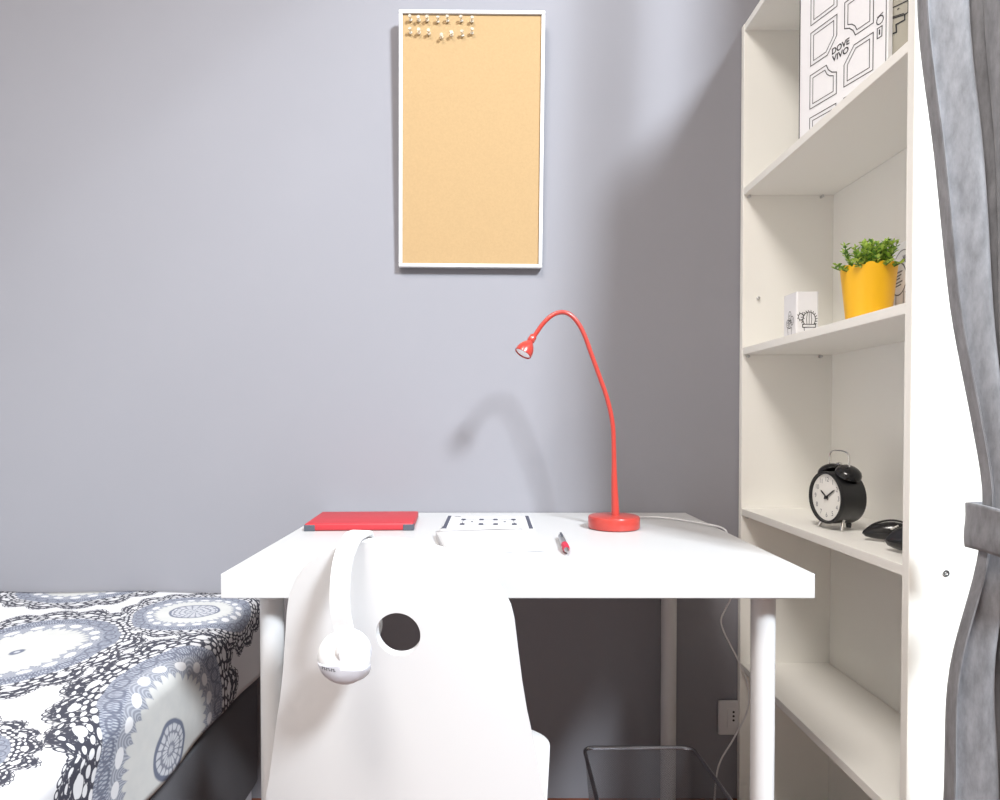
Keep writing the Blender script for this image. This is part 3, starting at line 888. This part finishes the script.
Fy = lambda u, v, h: Vector((u, -hy_ - .0004, v))        # face towards the camera
Fx = lambda u, v, h: Vector((-hx_ - .0004, -u, v))       # face towards the room
LWc = .0011
ell = lambda cx, cy, rx, ry, a0=0, a1=360, n=18: [(cx + rx * math.cos(math.radians(a0 + (a1 - a0) * k / n)), cy + ry * math.sin(math.radians(a0 + (a1 - a0) * k / n))) for k in range(n + 1)]
cx, cy = .0030, .0400
pr.ribbon(ell(cx, cy, .0125, .0145, -40, 220), LWc * 1.3, Fy)
for q_ in (-.35, 0, .35): pr.ribbon([(cx + q_ * .0125, cy - .010), (cx + q_ * .0145, cy), (cx + q_ * .011, cy + .0125)], LWc, Fy)
for k in range(15):
    a = math.radians(-35 + 250 * k / 14)
    pr.ribbon([(cx + .0125 * math.cos(a), cy + .0145 * math.sin(a)), (cx + .0165 * math.cos(a + .1), cy + .0180 * math.sin(a + .1))], LWc * 1.2, Fy)
pr.ribbon([(cx - .0130, cy - .0160), (cx + .0130, cy - .0160), (cx + .0130, cy - .0100), (cx - .0130, cy - .0100)], LWc * 1.3, Fy, closed=True)
pr.ribbon([(cx - .0100, cy - .0160), (cx - .0085, cy - .034), (cx + .0085, cy - .034), (cx + .0100, cy - .0160)], LWc, Fy)
pr.ribbon(ell(cx - .0165, cy + .005, .0052, .0065), LWc * 1.2, Fy)
for k in range(8):
    a = math.radians(20 + 45 * k); pr.ribbon([(cx - .0165 + .0052 * math.cos(a), cy + .005 + .0065 * math.sin(a)), (cx - .0165 + .0078 * math.cos(a), cy + .005 + .0095 * math.sin(a))], LWc, Fy)
pr.build('cactus_print', INK, ph, flip=False)
pr = MB()
for ex, ey, rx, ry in ((.001, .050, .006, .010), (.011, .040, .0065, .009), (-.008, .036, .006, .008), (.002, .034, .006, .009)):
    pr.ribbon(ell(ex, ey, rx, ry, n=12), LWc, Fx)
    pr.ribbon([(ex - .002, ey), (ex + .002, ey + .003)], LWc, Fx); pr.ribbon([(ex + .001, ey - .004), (ex - .002, ey - .003)], LWc, Fx)
pr.ribbon([(-.008, .026), (-.006, .010), (.008, .010), (.010, .026)], LWc, Fx, closed=True)
pr.build('flower_print', INK, ph, flip=False)

# potted plant
PC = Vector((.6260, 1.102, Z2))
pl = empty('potted_plant', PC, 'small bushy green plant in a yellow pot with a scalloped rim on the second shelf', 'plant')
pl.scale = (.905, .905, .905)
NP, NSC = 96, 14
mb = MB()
rows_ = []
def potr(z, k): 
    return (.0362 + .0102 * min(z / .098, 1.0))
def rimz(k):
    ph_ = (k / NP * NSC) % 1.0
    return .0910 + .0090 * math.sqrt(max(0.0, 1 - (2 * ph_ - 1) ** 2))
for lvl in [0, .02, .04, .06, .075, .086, None]:
    row = []
    for k in range(NP):
        z = rimz(k) if lvl is None else lvl
        r = potr(z, k); a = 2 * PI * k / NP
        row.append(mb.bm.verts.new((r * math.cos(a), r * math.sin(a), z)))
    rows_.append(row)
for lvl in [None, .086, .05, .004]:
    row = []
    for k in range(NP):
        z = rimz(k) if lvl is None else lvl
        r = potr(z, k) - .0022; a = 2 * PI * k / NP
        row.append(mb.bm.verts.new((r * math.cos(a), r * math.sin(a), z)))
    rows_.append(row)
for a, b in zip(rows_[:-1], rows_[1:]):
    for k in range(NP): mb.bm.faces.new((a[k], a[(k + 1) % NP], b[(k + 1) % NP], b[k]))
mb.bm.faces.new(rows_[0][::-1]); mb.bm.faces.new(rows_[-1])
mb.build('pot', YELLOW, pl, smooth=True, angle=50)
MB().lathe([(0, .083), (.02, .084), (.0395, .0815), (.0395, .074), (0, .074)], 32).build('soil', SOIL, pl, smooth=True)
lf, lf2, stm = MB(), MB(), MB()
def leaf(mbx, p, d, L, wd):
    d = d.normalized(); sdir = d.cross(Vector((0, 0, 1)))
    if sdir.length < .05: sdir = Vector((1, 0, 0))
    sdir.normalize(); n_ = sdir.cross(d)
    pts = [p, p + d * L * .3 + sdir * wd * .8 + n_ * .001, p + d * L * .7 + sdir * wd * .85 + n_ * .0012, p + d * L, p + d * L * .7 - sdir * wd * .85 + n_ * .0012, p + d * L * .3 - sdir * wd * .8 + n_ * .001, p + d * L * .5 - n_ * .0008]
    v_ = [mbx.bm.verts.new(q) for q in pts]
    for i in range(6): mbx.bm.faces.new((v_[6], v_[i], v_[(i + 1) % 6]))
rnd = random.Random(11)
for i in range(50):
    a = rnd.uniform(0, 2 * PI); rr = .032 * math.sqrt(rnd.random())
    b0 = Vector((rr * math.cos(a), rr * math.sin(a), .082))
    Hs = rnd.uniform(.034, .066)
    tip = b0 + Vector((math.cos(a) * rnd.uniform(.004, .020), math.sin(a) * rnd.uniform(.004, .020), Hs))
    if i % 5 == 0: tip = b0 + Vector((math.cos(a) * .030, math.sin(a) * .030, rnd.uniform(.008, .024)))
    mid_ = (b0 + tip) / 2 + Vector((math.cos(a), math.sin(a), 0)) * -.003
    c_ = catmull([b0, mid_, tip], 6)
    stm.tube(c_, .0009, 5)
    for j, q_ in enumerate(c_[3:]):
        for s_ in (0, 1):
            an = j * 1.57 + s_ * PI + i
            dd = Vector((math.cos(an), math.sin(an), rnd.uniform(.2, .9)))
            leaf(lf if rnd.random() < .6 else lf2, q_, dd, rnd.uniform(.008, .0125), rnd.uniform(.0026, .0040))
    leaf(lf, tip, (tip - mid_), .009, .003)
lf.build('foliage', LEAF, pl, flip=False); lf2.build('foliage', LEAFD, pl, flip=False); stm.build('stems', STEM, pl, smooth=True)
# white printed box at the right end
wbx = empty('card_box', (.7120, 1.0675, Z2), 'white card box with a printed circle, half hidden behind the yellow pot', 'box')
MB().box(-.022, .022, -.075, .0765, 0, .134, .001, 1).build('carton', PAPERG, wbx)
pr = MB(); Fz = lambda u, v, h: Vector((-.0224, -u, v))
c0 = (-.0585, .0745)
pr.ribbon(ell(c0[0], c0[1], .0215, .0270, n=28), .0020, Fz)
pr.text('206', .0150, Fz, c0[0], c0[1] + .004, 1.1, bold=.0003) if False else None
for k in range(5): pr.ribbon([(c0[0] - .008 + .003 * (k % 2), c0[1] + .010 - k * .0055), (c0[0] + .010 - .003 * (k % 3), c0[1] + .012 - k * .0055)], .0022, Fz)
pr.ribbon(ell(c0[0] + .012, c0[1], .030, .046, 45, 130, 12), .0014, Fz)
for k in range(4): pr.ribbon([(c0[0] + .012 + .003 * k, c0[1] + .036), (c0[0] + .016 + .002 * k, c0[1] + .028 - .003 * k)], .0016, Fz)
pr.ribbon([(c0[0] + .014, .052), (c0[0] + .014, .004)], .0016, Fz); pr.ribbon([(c0[0] - .006, .047), (c0[0] - .006, .004)], .0016, Fz); pr.ribbon([(c0[0] + .020, .050), (c0[0] + .022, .046)], .003, Fz)
pr.build('print', INKG, wbx, flip=False)

# ------------------------------------------------------------------ alarm clock
Z3 = SZ[2] + .0003
ck = empty('alarm_clock', (.6440, 1.222, Z3), 'black twin bell alarm clock with a white dial on the middle shelf', 'clock')
ck.rotation_euler.z = math.radians(-90 + 8)      # local -Y is the dial side
RCk, DEP, CZ = .0475, .052, .0580
Rk = Matrix.Translation((0, 0, CZ)) @ Matrix.Rotation(PI / 2, 4, 'X')     # lathe z -> local -Y (front)
MB().lathe([(0, -.024), (.040, -.024), (.0455, -.021), (RCk, -.016), (RCk, .022), (.0482, .025), (.0470, .0285), (.0435, .0285), (.0425, .0235), (0, .0235)], 56, Rk).build('case', BLACK, ck, smooth=True)
dl = MB().lathe([(0, .0240), (.0424, .0240), (.0424, .0236), (0, .0236)], 48, Rk).build('dial', DIAL, ck)
FD = lambda u, v, h: Vector((u, -.0243 - h, CZ + v))
nm = MB()
for h_ in range(1, 13):
    a = math.radians(90 - 30 * h_)
    nm.text(str(h_), .0125, FD, .0325 * math.cos(a), .0325 * math.sin(a), .9)
nm.build('numerals', INKG, ck, flip=False)
def hand(name, ang, L, wd, h):
    a = math.radians(90 - ang); d = Vector((math.cos(a), math.sin(a))); n_ = Vector((-d.y, d.x))
    pl_ = [d * -.006 - n_ * wd / 2, d * L * .8 - n_ * wd / 2, d * L, d * L * .8 + n_ * wd / 2, d * -.006 + n_ * wd / 2]
    m_ = MB(); a_ = [m_.bm.verts.new(FD(p.x, p.y, h)) for p in pl_]; b_ = [m_.bm.verts.new(FD(p.x, p.y, h + .0006)) for p in pl_]
    m_.bm.faces.new(a_); m_.bm.faces.new(b_[::-1])
    for k in range(5): m_.bm.faces.new((a_[k], a_[(k + 1) % 5], b_[(k + 1) % 5], b_[k]))
    m_.build(name, BLACK, ck)
hand('hour_hand', 306, .0200, .0030, .0008)
hand('minute_hand', 57, .0300, .0026, .0016)
MB().lathe([(0, .0278), (.0032, .0275), (.0032, .0240), (0, .0240)], 14, Rk).build('hub', BLACK, ck, smooth=True)
for sx in (-1, 1):
    d = Vector((sx * .50, 0, .87)).normalized()
    M_ = Matrix.Translation(Vector((sx * .0240, 0, CZ + .0425))) @ d.to_track_quat('Z', 'Y').to_matrix().to_4x4()
    MB().lathe([(.0215, .000), (.0225, .001), (.0222, .004), (.0200, .0085), (.0150, .0125), (.008, .0145), (0, .015), ], 32, M_).lathe([(0, -.006), (.0035, -.006), (.0035, .006), (0, .006)], 10, M_).build('bell', BLACKG, ck, smooth=True)
    ft = MB().tube([(sx * .026, -.010, .020), (sx * .032, -.0165, .0018)], [.0036, .0028], 10).lathe([(0, -.0018), (.0034, -.0012), (.0034, .0010), (0, .002)], 10, Matrix.Translation((sx * .032, -.0165, .0018))).build('foot', CHROME, ck, smooth=True)
MB().lathe([(0, -.002), (.004, -.002), (.005, .004), (.004, .010), (0, .011)], 14, Matrix.Translation((0, .020, .0035)) ).build('rear_foot', BLACK, ck, smooth=True)
MB().tube(catmull([(-.0270, 0, CZ + .048), (-.0275, 0, CZ + .066), (-.0255, 0, CZ + .0790), (-.0150, 0, CZ + .0840), (0, 0, CZ + .0850), (.0150, 0, CZ + .0840), (.0255, 0, CZ + .0790), (.0275, 0, CZ + .066), (.0270, 0, CZ + .048)], 6), .0015, 8).build('handle', CHROME, ck, smooth=True)
MB().tube([(0, 0, CZ + .045), (0, 0, CZ + .060)], .0014, 8).lathe([(0, -.004), (.0038, -.004), (.0042, 0), (.0038, .004), (0, .004)], 12, Matrix.Translation((0, 0, CZ + .0600)) @ Matrix.Rotation(PI / 2, 4, 'Y')).build('hammer', CHROME, ck, smooth=True)

# ------------------------------------------------------------------ sunglasses
sg = empty('sunglasses', (.640, 1.050, Z3 + .002), 'pair of glossy black sunglasses with a silver hinge lying right of the alarm clock', 'sunglasses')
def shade_lens(cx, cy, cz, yaw, L, Hh, tilt):
    m_ = MB()
    Mx = Matrix.Translation((cx, cy, cz)) @ Matrix.Rotation(yaw, 4, 'Z') @ Matrix.Rotation(tilt, 4, 'X')
    prof_u = [(-1.0, -.55, -.35), (-.85, -.80, .05), (-.6, -.90, .42), (-.3, -.95, .72), (0, -.95, .92), (.3, -.92, 1.0), (.6, -.85, .92), (.85, -.7, .70), (1.0, -.35, .35)]
    N_ = len(prof_u)
    rr2 = []
    for u, lo, hi in prof_u:
        row = []
        mid_, hh_ = (lo + hi) / 2, (hi - lo) / 2
        for k in range(16):
            a = 2 * PI * k / 16
            row.append(m_.bm.verts.new(Mx @ Vector((u * L, math.sin(a) * .012 * math.sqrt(max(.08, 1 - u * u * .9)), (mid_ + hh_ * math.cos(a)) * Hh))))
        rr2.append(row)
    for a, b in zip(rr2[:-1], rr2[1:]):
        for k in range(16): m_.bm.faces.new((a[k], a[(k + 1) % 16], b[(k + 1) % 16], b[k]))
    m_.bm.faces.new(rr2[0][::-1]); m_.bm.faces.new(rr2[-1])
    return m_, Mx
m_, Mx1 = shade_lens(.6530, 1.0905, .752 + .0185, math.radians(-38), .034, .0160, math.radians(-22))
l1 = local(m_.build('lens', BLACKG, smooth=True, angle=60), sg)
m_, Mx2 = shade_lens(.6250, .9880, .752 + .0252, math.radians(-70), .036, .0220, math.radians(-10))
l2 = local(m_.build('lens', BLACKG, smooth=True, angle=60), sg)
arch_ = catmull([Mx1 @ Vector((-.033, .002, -.004)), Mx1 @ Vector((-.018, .004, .0110)), Mx1 @ Vector((.004, .006, .0195)), Mx1 @ Vector((.024, .006, .0170)), Mx1 @ Vector((.034, .004, .007))], 6)
local(MB().tube(arch_, .0017, 8).build('frame', BLACK, smooth=True), sg)
arm_ = catmull([(.676, 1.062, .772), (.695, 1.085, .7640), (.720, 1.100, .7600), (.748, 1.105, .7570)], 6)
local(MB().tube(arm_, .0022, 8).build('temple', BLACK, smooth=True), sg)
hn = Vector((.6290, 1.0300, .7850))
local(MB().tube([hn + Vector((-.003, .004, -.0030)), hn + Vector((.005, -.002, .0040))], .0013, 8).build('hinge', CHROME, smooth=True), sg)

# ------------------------------------------------------------------ curtain, tie and rod
xe_tab = [(0.0, .562), (.25, .570), (.476, .5795), (.65, .578), (.78, .594), (.856, .5985), (.95, .5905), (1.10, .5770), (1.28, .5685), (1.479, .5545), (1.8, .570), (2.2, .585), (2.63, .605)]
ye_tab = [(0.0, .835), (.6, .82), (.84, .80), (1.1, .825), (1.48, .853), (2.63, .868)]
len_tab = [(0.0, .18), (.5, .15), (.75, .080), (.84, .062), (.95, .080), (1.2, .125), (1.6, .145), (2.63, .14)]
dirv = Vector((.44, -.90)); perp = Vector((.90, .44))
NF = 3.0
def curt(a, b):
    z = .02 + (2.63 - .02) * b
    xe, ye, L = smooth_tab(xe_tab, z), smooth_tab(ye_tab, z), smooth_tab(len_tab, z)
    amp = .020 if z > 1.2 else .020
    amp = smooth_tab([(0, .026), (.6, .022), (.84, .0075), (1.1, .018), (1.6, .024), (2.63, .020)], z)
    ph_ = a * NF * 2 * PI
    sq = -math.cos(ph_ - .75 + .25 * math.sin(z * 2.2)) + .10 * math.sin(2.3 * ph_ + z * 2.1)
    tq = min(1, max(0, (a - .06) / .24)); rise = tq * tq * (3 - 2 * tq)
    dip = -.35 * math.sin(min(1, a / .12) * PI)
    sq = (-1.0 + dip + 1.75 * rise) + (0 if a < .3 else (.42 * math.sin((a - .3) / .7 * NF * 2 * PI * .8 + .4 * math.sin(z * 2.2))))
    p = Vector((xe, ye)) + dirv * (a * L + .010 * math.sin(2 * ph_)) + perp * (amp * (sq + .25))
    return Vector((p.x, p.y, z))
mb = MB(); mb.grid(curt, 160, 120)
cu = mb.build('curtain', CURT, smooth=True, angle=180)
md = cu.modifiers.new('thick', 'SOLIDIFY'); md.thickness = .0015
tag(cu, 'mottled grey curtain gathered by a tie beside the white bookcase', 'curtain')
# tie: a band round the gathered cloth, running back to a hook on the wall
tie = MB()
ctr = Vector((.6225, .769))
def tieband(a, b):
    an = 2 * PI * a
    rx, ry = .0255, .061
    loc = Vector((math.cos(an) * rx, math.sin(an) * ry))
    p = ctr + perp * loc.x + (-dirv) * loc.y
    s_ = (p - ctr).dot(-dirv) / ry                # +1 at the far end
    z = .825 + (b - .5) * .054 - .006 * (1 - s_) + .002 * math.sin(an * 3)
    bul = .0022 * math.sin(PI * b) + .0016 * math.sin(PI * 2 * b + .5)
    out = (perp * math.cos(an) + (-dirv) * math.sin(an) * .5) * bul
    return Vector((p.x + out.x, p.y + out.y, z))
tie.grid(tieband, 64, 12, closed_u=True)
to = tie.build('curtain_tie', CURT, smooth=True, angle=180)
md = to.modifiers.new('thick', 'SOLIDIFY'); md.thickness = .003; md.offset = 1
tag(to, 'grey fabric tie band wrapped round the gathered curtain', 'curtain tie')
rod = empty('curtain_rod', (.58, .30, 2.66), 'slim metal rod above the window holding the grey curtain', 'curtain rod')
local(MB().tube([(.56, .875, 2.665), (.56, -1.2, 2.665)], .010, 14).build('pole', STEEL, smooth=True), rod)
for yy in (.80, -1.1):
    local(MB().tube([(.56, yy, 2.665), (.798, yy, 2.665)], .007, 10).build('bracket', STEEL, smooth=True), rod)

# ------------------------------------------------------------------ light
def area(name, loc, target, size, power, color, size_y=None, shape='DISK'):
    l = bpy.data.lights.new(name, 'AREA'); l.shape = shape if size_y is None else 'RECTANGLE'; l.size = size
    if size_y: l.size_y = size_y
    l.energy = power; l.color = color
    o = bpy.data.objects.new(name, l); COL.objects.link(o); o.location = loc
    o.rotation_euler = (Vector(target) - Vector(loc)).to_track_quat('-Z', 'Y').to_euler()
    return o
area('daylight_window', (1.78, -1.65, 3.45), (-.05, 1.3, .85), .66, 358, (.88, .95, 1.0))
cl = empty('ceiling_fill_dish', (-.45, -.35, ZC), 'round white dish added out of view on the ceiling to carry fill light', 'lamp')  # out-of-view fitting, added only to house the overhead fill
local(MB().lathe([(0, -.05), (.02, -.05), (.44, -.04), (.46, -.015), (.46, 0), (0, 0)], 40, Matrix.Translation((-.45, -.35, ZC))).build('fill_dish', WHITE, smooth=True), cl)
area('ceiling_fill', (-.45, -.35, ZC - .06), (-.45, -.25, 0), .90, 76, (1.0, .945, .885))  # wide warm fill added from above to lift the bookcase shelves
area('daylight_front', (-.25, YF - .03, 1.6), (-.25, 1.0, 1.5), 1.4, 5, (1.0, .985, .965), 1.5)
wd = bpy.data.worlds.new('sky'); sc.world = wd; wd.use_nodes = True
bg = wd.node_tree.nodes['Background']; bg.inputs[0].default_value = (.86, .93, 1.0, 1); bg.inputs[1].default_value = .12

# ------------------------------------------------------------------ camera
F, CXp, HOR, TILT, H = 669.0, 487.0, 419.0, math.radians(1.0), .953
cam = bpy.data.cameras.new('camera'); co = bpy.data.objects.new('camera', cam); COL.objects.link(co)
co.location = (0, 0, H); co.rotation_euler = (PI / 2 - TILT, 0, 0)
cam.sensor_fit = 'HORIZONTAL'; cam.sensor_width = 36; cam.lens = F / 1000 * 36
cam.shift_x = (500 - CXp) / 1000
cam.shift_y = (HOR + F * math.tan(TILT) - 400) / 1000
cam.clip_start = .02
sc.camera = co
sc.view_settings.view_transform = 'Standard'; sc.view_settings.look = 'None'
sc.view_settings.gamma = 1; sc.view_settings.exposure = 0.0; sc.view_settings.use_curve_mapping = False
try:
    sc.cycles.use_denoising = True
    sc.cycles.max_bounces = 10; sc.cycles.diffuse_bounces = 6; sc.cycles.transparent_max_bounces = 12
except Exception: pass
